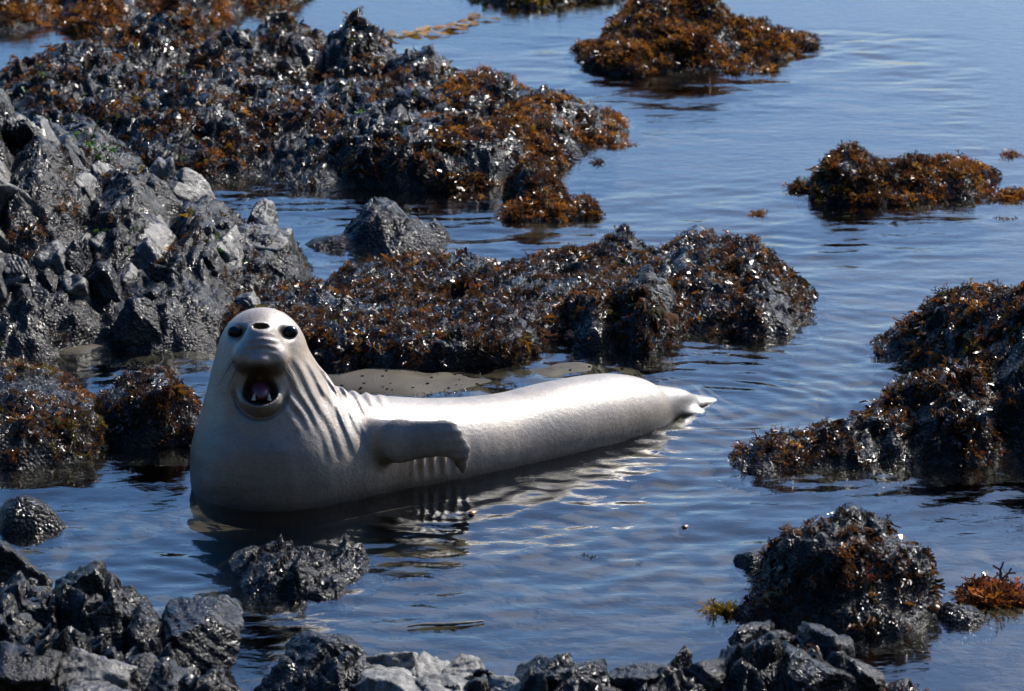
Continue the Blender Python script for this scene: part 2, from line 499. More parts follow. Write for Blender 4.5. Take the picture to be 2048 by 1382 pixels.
def outcrop(name, label, cat, blobs, res=0.018, seed=1, mat=None, rough=1.0, jag=0.0, warp=0.10, k=0.035,
            weed=(), strata=None, cut=()):
    rng = np.random.RandomState(seed)
    B = [blob_world(b) for b in blobs]
    CU = [blob_world(b) for b in cut]
    x0 = min(b[0] - max(b[2], b[3] if b[6] else 0) for b in B) - 0.25; x1 = max(b[0] + max(b[2], b[3] if b[6] else 0) for b in B) + 0.25
    y0 = min(b[1] - max(b[3], b[2] if b[6] else 0) for b in B) - 0.25; y1 = max(b[1] + max(b[3], b[2] if b[6] else 0) for b in B) + 0.25
    nx = int((x1 - x0) / res) + 2; ny = int((y1 - y0) / (res * 1.25)) + 2
    x, y, F = grid(x0, x1, y0, y1, nx, ny)
    wx = x + warp * fbm(x * 1.9, y * 1.9, x * 0 + 3.1, 4, seed + 1)
    wy = y + warp * 1.4 * fbm(x * 1.9, y * 1.9, x * 0 + 7.7, 4, seed + 2)
    acc = np.zeros_like(x); 
    for (cx, cy, rx, ry, h, p, rot) in B:
        dx, dy = wx - cx, wy - cy
        if rot:
            dx, dy = dx * math.cos(rot) + dy * math.sin(rot), -dx * math.sin(rot) + dy * math.cos(rot)
        r = np.sqrt((dx / rx) ** 2 + (dy / ry) ** 2)
        hh = np.where(r < 1, (h + 0.03) * (1 - np.minimum(r, 1) ** p) - 0.03, -0.03 - 0.45 * max(min(rx, ry), 0.25) * (r - 1))
        acc += np.exp(np.clip(hh / k, -40, 40))
    z = k * np.log(acc + 1e-12)
    z = np.maximum(z, -0.3)
    up = np.clip((z + 0.10) / 0.25, 0, 1)
    up = up * np.clip((z + 0.12) / 0.45, 0.25, 1)
    um = np.clip((z + 0.06) / 0.16, 0, 1)
    z = z + rough * up * (0.11 * fbm(x * 2.6, y * 2.6, z * 2.0, 4, seed + 5, True) + 0.02)
    z = z + rough * um * 0.035 * fbm(x * 7.5, y * 6.5, z * 6, 4, seed + 7, True, 0.6)
    if jag:
        f1, f2, val, gx, gy = worley(wx * 4.2, wy * 3.2, seed + 9)
        th = val * 6.283
        z = z + jag * up * ((val - 0.5) * 0.16 + 0.22 * (gx * np.cos(th) * 0.5 + gx * 0.35 - gy * np.sin(th) * 0.4) - 0.10 * np.exp(-((f2 - f1) / 0.08) ** 2))
        f1, f2, val, gx, gy = worley(wx * 10.5 + 5, wy * 8.5, seed + 10)
        z = z + jag * um * ((val - 0.5) * 0.06 + 0.09 * gx - 0.03 * np.exp(-((f2 - f1) / 0.1) ** 2))
    if strata:
        ang, wl, amp = strata
        t = (x * math.cos(ang) + y * math.sin(ang)) / wl + 0.5 * fbm(x * 1.2, y * 1.2, z, 3, seed + 12)
        fr = t - np.floor(t)
        z = z + up * amp * (np.minimum(fr * 1.25, (1 - fr) * 5) - 0.5)
    # knobs: mussels, barnacles, weed holdfasts
    f1, f2, val, gx, gy = worley(x * 21, y * 17, seed + 20)
    pm = np.clip(0.5 + 1.8 * fbm(x * 2.1, y * 2.1, z * 0, 3, seed + 21), 0, 1)
    z = z + um * 0.016 * (0.55 - f1) * (0.2 + 1.3 * val) * pm
    z = z + um * 0.02 * fbm(x * 14, y * 14, z * 10, 3, seed + 6)
    for (cx, cy, rx, ry, h, p, rot) in CU:
        r = np.sqrt(((wx - cx) / rx) ** 2 + ((wy - cy) / ry) ** 2)
        z = z - (z + 0.05) * np.exp(-r ** 4)
    v = np.stack([x, y, z], 1)
    # sideways push so that faces overhang
    q = np.clip(z, 0, 0.5)
    v[:, 0] += 0.10 * rough * up * fbm(x * 3, y * 3, z * 5, 3, seed + 30) + 0.02 * um * fbm(x * 11, y * 11, z * 14, 2, seed + 33)
    v[:, 1] += 0.14 * rough * up * fbm(x * 3, y * 3, z * 5 + 9, 3, seed + 31) - 0.10 * q
    keep = (z[F] > -0.06).any(1)
    F = F[keep]
    used = np.unique(F); remap = -np.ones(len(v), int); remap[used] = np.arange(len(used))
    v = v[used]; F = remap[F]
    nr = vnormals(v, F)
    base = np.array([v[:, 0].mean(), v[:, 1].mean(), 0.0])
    root = thing(name, label, cat, base, 'rocks standing round the tide pool')
    link('rock', mesh_from(name + '_rock', v - base, F), mat or M_WET, root)
    area = res * res * 1.25 / np.clip(nr[:, 2], 0.25, 1)
    for w in weed:
        pal, dens, size = w[:3]
        o = dict(th=0.0, zmin=0.0, zmax=9, slope=0.1, freq=2.8, name='seaweed', protos=TUFTS)
        o.update(w[3] if len(w) > 3 else {})
        v0 = o.get('xmin', -99); v1 = o.get('xmax', 99)
        mask = (v[:, 0] > v0) & (v[:, 0] < v1)
        mask &= fbm(v[:, 0] * o['freq'], v[:, 1] * o['freq'], v[:, 2] * o['freq'], 3, seed + 60 + len(o['name'])) > o['th']
        ok = mask & (v[:, 2] > o['zmin']) & (v[:, 2] < o['zmax']) & (nr[:, 2] > o['slope']) & (nr[:, 2] < o.get('slopemax', 2))
        ok &= rng.rand(len(v)) < dens * area
        if ok.sum() < 3: continue
        so = weed_object(o['name'], v[ok], (nr[ok] * 0.55 + np.array([0, -0.15, -0.75]) if o.get('hang') else nr[ok] * 0.9 + np.array([0, -0.1, 0.1])), size, pal, rng, root, base, o['protos'])
        so['kind'] = 'stuff'
    return root

# ------------------------------------------------------------------ angular blocks
_ico = None
def ico():
    global _ico
    if _ico is None:
        import bmesh
        bm = bmesh.new(); bmesh.ops.create_icosphere(bm, subdivisions=5, radius=1)
        v = np.array([q.co[:] for q in bm.verts]); f = np.array([[q.index for q in p.verts] for p in bm.faces]); bm.free()
        _ico = (v, f)
    return _ico

def block_mesh(name, size, rot, seed, planes=9, sharp=80.0, rough=0.03):
    d, f = ico()
    r = np.random.RandomState(seed)
    nrm = r.normal(0, 1, (planes, 3)); nrm /= np.linalg.norm(nrm, axis=1, keepdims=True)
    nrm = np.concatenate([nrm, [[1, 0, 0], [-1, 0, 0], [0, 1, 0], [0, -1, 0], [0, 0, 1], [0, 0, -1]]])
    off = np.concatenate([r.uniform(0.55, 1.0, planes), r.uniform(0.75, 1.0, 6)])
    q = (d @ nrm.T) / off
    inv = (np.sum(np.exp(sharp * q), 1))
    rad = sharp / np.log(inv)
    v = d * rad[:, None]
    n = fbm(v[:, 0] * 2.2 + seed, v[:, 1] * 2.2, v[:, 2] * 2.2, 4, seed) * rough * 3 + fbm(v[:, 0] * 9, v[:, 1] * 9 + seed, v[:, 2] * 9, 3, seed + 4, True) * rough
    # bedding: thin steps running round the block, and a few open cracks
    ax = r.normal(0, 1, 3); ax /= np.linalg.norm(ax)
    t = (v @ ax) * r.uniform(2.5, 4.5) + 0.5 * fbm(v[:, 0] * 1.5, v[:, 1] * 1.5, v[:, 2] * 1.5 + seed, 3, seed + 7)
    fr = t - np.floor(t)
    n = n + 0.05 * np.minimum(fr * 1.3, (1 - fr) * 4.3) - 0.03 - 0.06 * np.exp(-(np.minimum(fr, 1 - fr) / 0.035) ** 2)
    v = v * (1 + n[:, None])
    v = v * np.array(size)
    m = np.array(Matrix.Rotation(rot[2], 3, 'Z') @ Matrix.Rotation(rot[1], 3, 'Y') @ Matrix.Rotation(rot[0], 3, 'X'))
    return v @ m.T, f

def block(name, px, py, h_px, w_px, d_m, seed, mat, rot=(0, 0, 0), parent=None, sink=0.35, base=None, rough=0.03, lift=0.0):
    """a block whose foot is at ground pixel (px, py), w_px wide and standing h_px above it"""
    c = G(px, py, lift); s, sn, cs = scale_at(c)
    w = w_px / s / 2; h = h_px / s / cs
    hz = h / (2 - 2 * sink) if sink < 1 else h
    v, f = block_mesh(name, (w, d_m, hz), rot, seed, rough=rough)
    c = c + np.array([0, 0, h - hz])
    c[2] = lift + h - v[:, 2].max()
    o = link(name, mesh_from(name, v, f), mat, parent)
    o.location = Vector(c) - (Vector(base) if base is not None else Vector((0, 0, 0)))
    return o

# ------------------------------------------------------------------ the rocks, far to near
W_OR = lambda d, s=0.05, **k: (ORANGE, d, s, k)
W_BR = lambda d, s=0.045, **k: (BROWN, d, s, k)
W_HG = lambda d, s=0.075, **k: (BROWN + ORANGE[1:2] + OLIVE[2:], d, s, dict(name='hanging_fronds', protos=STRAPS, hang=True, th=-0.1, freq=2.2, zmin=0.04, slope=-0.2, slopemax=0.85, **k))
W_GR = lambda d, s=0.04, **k: (GREEN, d, s, dict(name='green_algae', protos=LEAVES, th=0.25, freq=2.5, **k))
W_OL = lambda d, s=0.06, **k: (OLIVE, d, s, dict(name='kelp_blades', protos=LEAVES, th=0.2, freq=2.0, **k))

outcrop('rock_outcrop', 'weed covered black rocks in the far top left corner of the pool', 'rock',
        [(40, 20, 110, 45, 30), (230, 10, 130, 62, 55), (400, 0, 110, 50, 45), (540, -20, 90, 38, 30), (-80, 10, 90, 40, 30), (250, -60, 260, 50, 50)],
        res=0.024, seed=11, weed=[W_OR(330, 0.075, th=-0.15), W_BR(200, 0.06)])
outcrop('rock_outcrop', 'olive kelp draped ledge at the top middle edge', 'rock',
        [(1060, -12, 130, 26, 16, 3), (1180, -22, 90, 24, 20)], res=0.024, seed=12,
        weed=[(OLIVE, 240, 0.08, dict(th=-0.2, name='kelp_blades', protos=LEAVES)), W_BR(260, 0.06)])
outcrop('rock_island', 'domed islet thick with orange weed in the upper right water', 'rock',
        [(1345, 92, 150, 50, 92, 1.9), (1270, 118, 105, 36, 30, 3), (1480, 95, 120, 32, 36), (1590, 88, 62, 14, 12), (1500, 140, 70, 12, 4), (1170, 98, 26, 10, 6)],
        res=0.02, seed=13, weed=[W_OR(520, 0.06, th=-0.05), W_BR(420, 0.055, th=-0.3), W_HG(200, 0.09)])
outcrop('rock_outcrop', 'long dark ridge of weedy rocks across the upper left', 'rock',
        [(310, 140, 120, 60, 92, 2), (470, 160, 120, 60, 78), (570, 150, 110, 55, 88), (715, 150, 100, 50, 90, 2), (840, 195, 95, 55, 70),
         (150, 220, 220, 110, 85), (420, 270, 260, 90, 75, 3), (700, 280, 260, 85, 70, 3), (960, 230, 130, 60, 58), (1080, 250, 130, 55, 46),
         (1190, 255, 70, 30, 26), (860, 335, 230, 45, 66, 5), (640, 335, 110, 40, 40), (1050, 300, 110, 45, 55, 3), (1235, 285, 22, 9, 10)],
        res=0.018, seed=14, jag=0.45, rough=0.75, weed=[W_OR(380, 0.055, th=0.0, xmin=-0.6), W_OR(160, 0.05, th=0.25), W_BR(330, 0.04, th=0.05), W_HG(110), W_OL(18), W_GR(16)])
outcrop('rock_mound', 'small orange weed mound at the water edge below the long ridge', 'rock',
        [(1080, 405, 72, 32, 56, 2), (1110, 430, 85, 13, 10), (1168, 428, 36, 14, 16), (1030, 425, 30, 10, 4)],
        res=0.016, seed=15, weed=[W_OR(700, 0.05, th=-0.05), W_BR(500, 0.045, th=-0.3)])
outcrop('rock_island', 'low flat islet of orange brown weed at right in open water', 'rock',
        [(1705, 378, 105, 28, 56, 1.8), (1830, 372, 150, 30, 34, 3), (1930, 358, 66, 20, 16), (1600, 378, 38, 8, 4), (1760, 403, 120, 8, 3)],
        res=0.018, seed=16, weed=[W_OR(480, 0.055, th=-0.1), W_BR(520, 0.05, th=-0.35), W_HG(160, 0.08)])
outcrop('boulder', 'rounded shiny black boulder behind the middle shelf', 'rock',
        [(755, 472, 70, 26, 64, 2.6), (805, 480, 75, 26, 40, 2.2), (868, 474, 28, 16, 26), (690, 487, 55, 14, 14), (640, 492, 40, 10, 8)],
        res=0.012, seed=17, jag=0.2, rough=0.5, warp=0.05)
outcrop('rock_shelf', 'wide low shelf of weed and wet rock behind the seal', 'rock',
        [(860, 612, 260, 98, 30, 8), (1240, 590, 300, 85, 34, 7), (1450, 590, 165, 85, 62, 3), (1555, 600, 72, 62, 34), (580, 640, 170, 68, 30, 6),
         (1250, 515, 62, 24, 44), (1400, 510, 80, 22, 34), (1185, 655, 80, 50, 72, 2.2), (1290, 655, 85, 50, 98, 2.0), (980, 585, 40, 16, 50, 1.5), (1060, 560, 30, 10, 28, 1.6), (1130, 640, 30, 18, 40, 1.6),
         (1510, 645, 90, 40, 48, 3), (860, 690, 240, 46, 42, 8), (1080, 660, 60, 30, 34, 4), (690, 690, 70, 48, 38, 6), (1618, 590, 16, 8, 8)],
        res=0.0145, seed=18, jag=0.3, rough=0.6, k=0.02, strata=(0.5, 0.30, 0.035),
        cut=[(700, 530, 45, 9, 0), (650, 583, 36, 9, 0), (920, 612, 34, 16, 0), (1130, 577, 34, 11, 0), (620, 520, 30, 10, 0)],
        weed=[W_OR(150, 0.045, th=0.15), W_BR(560, 0.04, th=-0.2), W_HG(170), W_GR(10)])
cliff = outcrop('rock_cliff', 'steep grey slate bank with green algae along the left edge', 'rock',
        [(-60, 530, 190, 150, 370, 1.6), (90, 545, 150, 130, 260, 1.7), (250, 540, 160, 120, 185, 1.8), (400, 560, 130, 105, 140, 1.8), (520, 555, 110, 75, 90, 2),
         (330, 640, 190, 60, 70, 3), (60, 640, 190, 80, 100, 2.5), (120, 420, 220, 110, 150, 2)],
        res=0.0165, seed=19, mat=M_DARKSLAB, jag=0.25, rough=0.4, strata=(0.35, 0.26, 0.04),
        weed=[W_GR(70, 0.045), W_BR(170, 0.04, th=0.1), W_OL(18, 0.06), W_OR(40, 0.05, th=0.3)])
outcrop('rock_outcrop', 'tall dark weedy outcrop running off the right edge', 'rock',
        [(1960, 720, 160, 85, 100, 2.2), (2070, 800, 170, 115, 170, 2.4), (1860, 695, 120, 34, 40, 2), (1900, 860, 150, 68, 100, 2.2), (1800, 885, 120, 45, 62, 2.2),
         (1680, 905, 120, 36, 36, 2.6), (1550, 918, 100, 30, 22, 2.6), (1620, 912, 120, 30, 22, 3), (1970, 650, 120, 45, 48)],
        res=0.0145, seed=20, jag=0.4, k=0.03, weed=[W_OR(170, 0.05, th=0.12), W_BR(480, 0.04, th=-0.15), W_HG(190), W_OL(16, 0.05)])
outcrop('rock_mound', 'weed topped mound with a black hollow left of the seal', 'rock',
        [(300, 852, 110, 44, 78, 2.6), (372, 857, 60, 32, 46), (240, 842, 60, 34, 50)], res=0.0135, seed=21,
        weed=[W_BR(600, 0.04, th=-0.2), W_HG(200, 0.06), W_OR(160, 0.045, th=0.1)])
outcrop('rock_mound', 'wet mound with yellow brown weed at the left edge', 'rock',
        [(60, 890, 120, 50, 62, 2.4), (150, 885, 62, 40, 50, 2.4), (-40, 900, 90, 50, 70), (80, 810, 140, 30, 16, 3), (20, 770, 120, 34, 22, 3)], res=0.0135, seed=22,
        weed=[(OLIVE + BROWN + ORANGE[:2], 520, 0.04, dict(th=-0.1)), W_BR(250, 0.035)])
outcrop('boulder', 'small barnacled dome at the left edge in the foreground water', 'rock',
        [(50, 1048, 75, 22, 46, 2.4), (105, 1055, 28, 12, 18)], res=0.011, seed=23, rough=0.4, warp=0.04)
outcrop('rock_reef', 'low spiky black reef just in front of the seal', 'rock',
        [(590, 1150, 125, 40, 22, 4), (500, 1130, 60, 24, 14, 4), (690, 1130, 58, 22, 18, 3), (560, 1112, 90, 14, 12, 3), (645, 1180, 50, 18, 14, 3), (604, 1172, 34, 18, 56, 1.3), (684, 1122, 18, 9, 40, 1.2), (728, 1128, 18, 9, 26, 1.3), (540, 1120, 22, 10, 24, 1.3), (500, 1140, 24, 10, 20, 1.3), (640, 1135, 24, 10, 22, 1.3)],
        res=0.009, seed=24, jag=0.5, rough=0.8, warp=0.10, k=0.012)
outcrop('boulder', 'big dark weedy boulder standing in water at lower right', 'rock',
        [(1690, 1195, 165, 54, 126, 3.4), (1620, 1192, 125, 48, 122, 3), (1790, 1200, 90, 46, 88, 3), (1580, 1225, 125, 28, 40, 2.2), (1720, 1245, 110, 24, 40), (1700, 1180, 130, 30, 140, 2.2)],
        res=0.0115, seed=25, jag=0.25, rough=0.55, warp=0.06, weed=[W_BR(380, 0.035, th=0.0), W_HG(200, 0.06), (ORANGE + RED, 110, 0.045, dict(th=0.2)), W_GR(8)])
outcrop('rock', 'small wet rock beside the big lower right boulder', 'rock',
        [(1930, 1238, 55, 14, 24, 2.2), (1900, 1232, 24, 10, 18)], res=0.010, seed=26, rough=0.4, warp=0.04)
outcrop('rock', 'little dark rock touching the left flank of the big boulder', 'rock',
        [(1500, 1125, 26, 10, 20, 2), (1478, 1120, 14, 6, 10)], res=0.010, seed=27, rough=0.4, warp=0.03)

# slabs standing out of the left bank
r0 = random.Random(4)
cb = np.array(cliff.location)
SLABS = [(20, 470, 270, 120, .22, -35), (75, 500, 250, 110, .2, -30), (110, 520, 215, 70, .12, -28), (60, 590, 190, 110, .2, -33), (150, 560, 170, 90, .16, -30), (210, 545, 200, 95, .18, -34),
         (255, 560, 165, 80, .14, -30), (330, 500, 180, 85, .2, -12), (400, 505, 165, 90, .16, -25), (190, 620, 140, 30, .1, -15), (300, 610, 130, 80, .13, -30), (270, 630, 100, 90, .12, -28),
         (340, 630, 105, 70, .12, -20), (320, 575, 115, 60, .12, -20), (440, 590, 125, 110, .18, -30), (420, 610, 80, 85, .13, -12), (480, 570, 100, 70, .13, -30), (520, 560, 105, 120, .2, -8), (270, 690, 90, 100, .12, -10),
         (10, 660, 140, 120, .2, -25), (110, 650, 110, 80, .15, -25), (380, 660, 60, 90, .12, -20)]
r1 = random.Random(12)
for k in range(46):                       # thinner plates of the same tilted bedding
    px = r1.uniform(-20, 560); py = r1.uniform(470, 680)
    top = np.interp(px, [-20, 110, 250, 450, 560], [370, 285, 200, 135, 80]) * np.interp(py, [470, 560, 690], [0.85, 0.95, 0.35])
    SLABS.append((px, py, max(40, top * r1.uniform(0.72, 1.08)), r1.uniform(45, 95), r1.uniform(0.10, 0.22), r1.uniform(-42, -18)))
for i, (px, py, h, w, d, tilt) in enumerate(SLABS):
    block('slab', px, py, h * 1.02, w * 1.2, d * 1.1, 200 + i, M_GREY if i % 3 else M_DARKSLAB, (math.radians(r0.uniform(-14, 14)), math.radians(tilt), math.radians(r0.uniform(-25, 25))), cliff, 0.2, cb)

# jagged bedrock along the bottom of the picture: a rough bed and the slabs that stand out of it
def ledge(label, bed, specs, mats, seed, weed=()):
    root = outcrop('rock_ledge', label, 'rock', bed, res=0.012, seed=seed, mat=M_DARKSLAB, jag=0.6, rough=0.5, strata=(0.6, 0.22, 0.05), weed=weed)
    c = np.array(root.location)
    rr = random.Random(seed)
    for i, s in enumerate(specs):
        px, py, h, w, d = s[:5]
        tilt = s[5] if len(s) > 5 else rr.uniform(-25, 25)
        m = mats[s[6]] if len(s) > 6 else mats[0]
        block('slab', px, py, h, w, d, seed * 31 + i, m, (math.radians(rr.uniform(-25, 25)), math.radians(tilt), math.radians(rr.uniform(-40, 40))), root, 0.1, c, rough=0.05)
    return root
MM = [M_DARKSLAB, M_GREY, M_PALE, M_WET]
ledge('pile of cracked dark slabs filling the bottom left corner',
      [(40, 1260, 130, 60, 80, 2.5), (190, 1290, 130, 60, 120, 2.5), (120, 1400, 200, 80, 100, 3), (310, 1390, 120, 60, 90, 2.5), (0, 1330, 120, 90, 110, 3), (400, 1440, 120, 60, 70, 2)],
      [(15, 1200, 130, 150, .25, 38, 0), (165, 1270, 158, 190, .28, 14, 0), (225, 1290, 115, 120, .22, 30, 3), (75, 1310, 112, 130, .2, -8, 0), (-20, 1300, 120, 110, .22, 10, 0),
       (290, 1325, 112, 110, .2, 34, 3), (60, 1420, 135, 190, .28, 8, 0), (165, 1420, 120, 200, .24, 14, 1), (75, 1450, 75, 170, .2, -10, 1), (190, 1460, 85, 180, .22, 10, 1), (290, 1420, 100, 190, .22, 24, 0),
       (345, 1430, 95, 160, .18, 38, 3), (430, 1430, 85, 110, .2, 30, 3)], MM, 3)
bo = block('boulder', 388, 1335, 120, 165, .28, 77, M_WET, (0.3, math.radians(24), 0.2), None, 0.25)
tag(bo, 'rounded glinting boulder at the right end of the bottom left pile', 'rock')
ledge('row of dark and pale cracked rocks along the bottom middle edge',
      [(650, 1410, 110, 50, 90, 2), (800, 1430, 130, 50, 60, 2.5), (930, 1440, 130, 50, 60, 2.5), (1110, 1430, 120, 45, 70, 2)],
      [(648, 1385, 122, 190, .26, -32, 3), (590, 1420, 95, 150, .2, -40, 0), (700, 1415, 95, 100, .18, 14, 0), (785, 1385, 100, 140, .2, -8, 2), (870, 1400, 84, 130, .18, 24, 2), (925, 1395, 86, 95, .16, 18, 2), (790, 1440, 92, 170, .2, 24, 2),
       (890, 1440, 84, 170, .18, 20, 2), (968, 1405, 82, 60, .14, 30, 0), (1000, 1425, 76, 110, .16, 12, 2), (1090, 1410, 96, 150, .2, -24, 0), (1155, 1412, 88, 110, .18, 26, 3), (1220, 1425, 62, 60, .12, 10, 0)], MM, 5)
ledge('jagged dark ridge along the bottom right edge',
      [(1330, 1420, 130, 45, 60, 2), (1520, 1390, 130, 55, 80, 2), (1640, 1400, 130, 55, 75, 2), (1780, 1405, 110, 30, 30, 2)],
      [(1290, 1405, 76, 110, .18, -14, 0), (1345, 1395, 98, 60, .12, 8, 0), (1395, 1405, 84, 90, .16, 24, 0), (1470, 1380, 108, 90, .18, 24, 0), (1500, 1345, 98, 110, .18, -12, 0), (1575, 1345, 100, 130, .2, 14, 3), (1635, 1365, 112, 110, .2, 12, 0),
       (1540, 1400, 84, 90, .16, 34, 0), (1600, 1410, 104, 150, .2, 18, 3), (1700, 1390, 84, 120, .18, 34, 0)], MM, 7, weed=[(RED + BROWN, 160, 0.035, dict(th=0.1))])

# weed clumps standing alone in the water
def clump(px, py, w_px, n, size, pal, label, cat='seaweed', ry=None):
    rng = np.random.RandomState(int(px + py))
    c = G(px, py); s, sn, cs = scale_at(c)
    a = rng.uniform(0, 6.28, n); r = np.sqrt(rng.rand(n))
    pts = np.stack([c[0] + np.cos(a) * r * w_px / s / 2, c[1] + np.sin(a) * r * (ry or w_px * 0.6) / s, np.full(n, -0.012)], 1)
    nr = np.stack([(pts[:, 0] - c[0]) * 1.5, (pts[:, 1] - c[1]) * 1.2, np.full(n, 0.8)], 1)
    v, f, col = weed_mesh(pts, nr, size, pal, rng)
    me = mesh_from('seaweed_clump', v - c, f, False); add_colour(me, 'tint', col)
    o = link('seaweed_clump', me, M_WEED); o.location = c
    tag(o, label, cat, 'weed clumps standing alone')
clump(1515, 430, 30, 9, 0.05, ORANGE, 'tiny lone orange weed tuft left of the low flat islet')
clump(1795, 448, 22, 6, 0.03, BROWN, 'tiny dark weed sprig just below the low flat islet')
clump(2025, 310, 50, 22, 0.05, ORANGE, 'flat orange weed patch at the right edge above the bushy reddish weed')
clump(2020, 392, 56, 40, 0.085, ORANGE[1:] + RED, 'bushy reddish weed at the right edge beside the low islet', ry=30)
clump(2015, 438, 70, 24, 0.03, BROWN, 'dark flat weed line at the right edge below the islet', ry=12)
clump(1985, 1195, 120, 80, 0.11, RED + ORANGE[3:] + ORANGE[:1], 'bushy red brown weed beside the big lower right boulder', ry=45)
clump(1240, 290, 36, 22, 0.05, ORANGE, 'orange tuft at the right tip of the long ridge')
clump(1198, 325, 24, 8, 0.05, ORANGE[1:], 'small weed sprig in water below the long ridge tip')
clump(935, 395, 60, 18, 0.05, ORANGE + BROWN, 'orange sprigs in the dark water under the long ridge', ry=14)
clump(1445, 1222, 60, 22, 0.07, OLIVE + ORANGE[:1] + BROWN[:2], 'yellow brown weed at the left foot of the big boulder', ry=14)
clump(1910, 474, 26, 5, 0.025, BROWN, 'dark floating scrap in open water at right')
clump(1185, 1112, 50, 12, 0.03, [(0.02, 0.018, 0.015)], 'dark scrap breaking the water right of the reef', ry=10)
clump(1277, 1126, 14, 6, 0.022, [(0.03, 0.014, 0.01)], 'single dark bead of weed floating right of the reef')
clump(800, 1156, 100, 30, 0.025, [(0.02, 0.018, 0.015)], 'thin line of dark weed trailing right from the reef', ry=6)
clump(1235, 762, 44, 26, 0.028, [(0.015, 0.013, 0.012)], 'small black weed lump behind the rump of the seal', ry=8)
clump(880, 788, 110, 40, 0.026, [(0.02, 0.017, 0.014), (0.05, 0.03, 0.015)], 'dark weed scraps on the sand bar behind the seal', ry=14)
clump(760, 775, 70, 14, 0.022, [(0.02, 0.017, 0.014)], 'sparse dark scraps on the sand nearest the neck fold', ry=12)
clump(1010, 770, 90, 22, 0.022, [(0.02, 0.017, 0.014), (0.05, 0.03, 0.015)], 'scattered scraps on the sand above the middle of the back', ry=12)
clump(1100, 745, 60, 10, 0.02, [(0.03, 0.02, 0.012)], 'few dark crumbs on the sand below the diagonal slabs', ry=8)
clump(820, 757, 46, 16, 0.03, BROWN, 'brown weed tuft on the sand under the shelf', ry=6)
clump(660, 780, 16, 8, 0.03, BROWN[2:4], 'tiny dark tuft on the sand by the neck of the seal', ry=4)

# floating kelp, leaf scraps and a twig
def kelp():
    c = G(860, 58)
    root = thing('floating_kelp', 'strand of yellow kelp floating at the top centre', 'kelp', c)
    rng = random.Random(2)
    def kmesh(nm, vs, fs):
        me = mesh_from(nm, np.array(vs), np.array(fs)); add_colour(me, 'tint', np.tile(np.array([0.30, 0.15, 0.012]) * rng.uniform(0.5, 1.15), (len(vs), 1))); return me
    m = M_WEED
    pts = [G(px, py) for px, py in ((775, 74), (805, 71), (835, 66), (865, 60), (893, 52), (915, 45), (940, 38))]
    V, Fq = [], []
    for i, p in enumerate(pts):
        for s in (-1, 1):
            V.append(p - c + np.array([0, s * 0.012, 0.012]))
    for i in range(len(pts) - 1):
        Fq.append((2 * i, 2 * i + 2, 2 * i + 3, 2 * i + 1))
    link('stem', kmesh('kelp_stem', V, Fq), m, root)
    for i, p in enumerate(pts):
        for kk in range(2):
            a = rng.uniform(-0.6, 1.3); ln = rng.uniform(0.14, 0.30); w = rng.uniform(0.022, 0.04)
            d = np.array([math.cos(a), math.sin(a) * 1.4, 0]); sd = np.array([-d[1], d[0], 0])
            vs, fs = [], []
            for t in np.linspace(0, 1, 7):
                ww = w * math.sin(math.pi * min(1, t * 0.93 + 0.07)) + 0.003
                z = 0.008 + 0.014 * math.sin(t * 3.1 + kk) * rng.uniform(0.6, 1.2)
                for s in (-1, 1):
                    vs.append(p - c + d * ln * t + sd * ww * s + np.array([0, 0, z + 0.008 * s * math.sin(t * 9)]))
            for q in range(6): fs.append((2 * q, 2 * q + 2, 2 * q + 3, 2 * q + 1))
            link('blade', kmesh('kelp_blade', vs, fs), m, root)
kelp()

def leaf(px, py, size, label):
    c = G(px, py, 0.012)
    t = np.linspace(0, 6.283, 13)[:-1]
    v = [(0, 0, 0.006)] + [(math.cos(a) * size * (1 + .2 * math.sin(3 * a)), math.sin(a) * size * 0.8, 0.004 * math.sin(2 * a)) for a in t]
    v2 = [(a, b, cc - 0.004) for a, b, cc in v]
    f = [(0, 1 + i, 1 + (i + 1) % 12) for i in range(12)] + [(13, 14 + (i + 1) % 12, 14 + i) for i in range(12)]
    f += [(1 + i, 14 + i, 14 + (i + 1) % 12) for i in range(12)] + [(1 + i, 14 + (i + 1) % 12, 1 + (i + 1) % 12) for i in range(12)]
    o = link('leaf_scrap', mesh_from('leaf_scrap', np.array(v + v2), np.array(f)), plain('orange_leaf', (0.34, 0.13, 0.04), 0.4))
    o.location = c
    tag(o, label, 'leaf')
leaf(944, 1024, 0.022, 'brown leaf scrap floating close in front of the seal')
leaf(1370, 1052, 0.016, 'small orange leaf scrap floating right of the seal')

def twig():
    a, b = G(815, 1253, 0.012), G(968, 1242, 0.012)
    V, Fq = [], []
    for i, t in enumerate(np.linspace(0, 1, 16)):
        p = a + (b - a) * t - a + np.array([0, 0.012 * math.sin(t * 7), 0.002 * math.sin(t * 11)])
        r = 0.0065 * (0.35 + math.sin(math.pi * (0.1 + 0.8 * t))) * (1 + .2 * math.sin(i * 2.3))
        for q in range(6):
            an = q * math.pi / 3
            V.append(p + np.array([0, math.cos(an) * r * 1.6, math.sin(an) * r]))
    for i in range(15):
        for q in range(6):
            Fq.append((i * 6 + q, i * 6 + (q + 1) % 6, (i + 1) * 6 + (q + 1) % 6, (i + 1) * 6 + q))
    o = link('twig', mesh_from('twig', np.array(V), np.array(Fq)), plain('twig_bark', (0.03, 0.027, 0.022), 0.6))
    o.location = a
    tag(o, 'thin dark twig floating in the bottom middle water', 'twig')
twig()

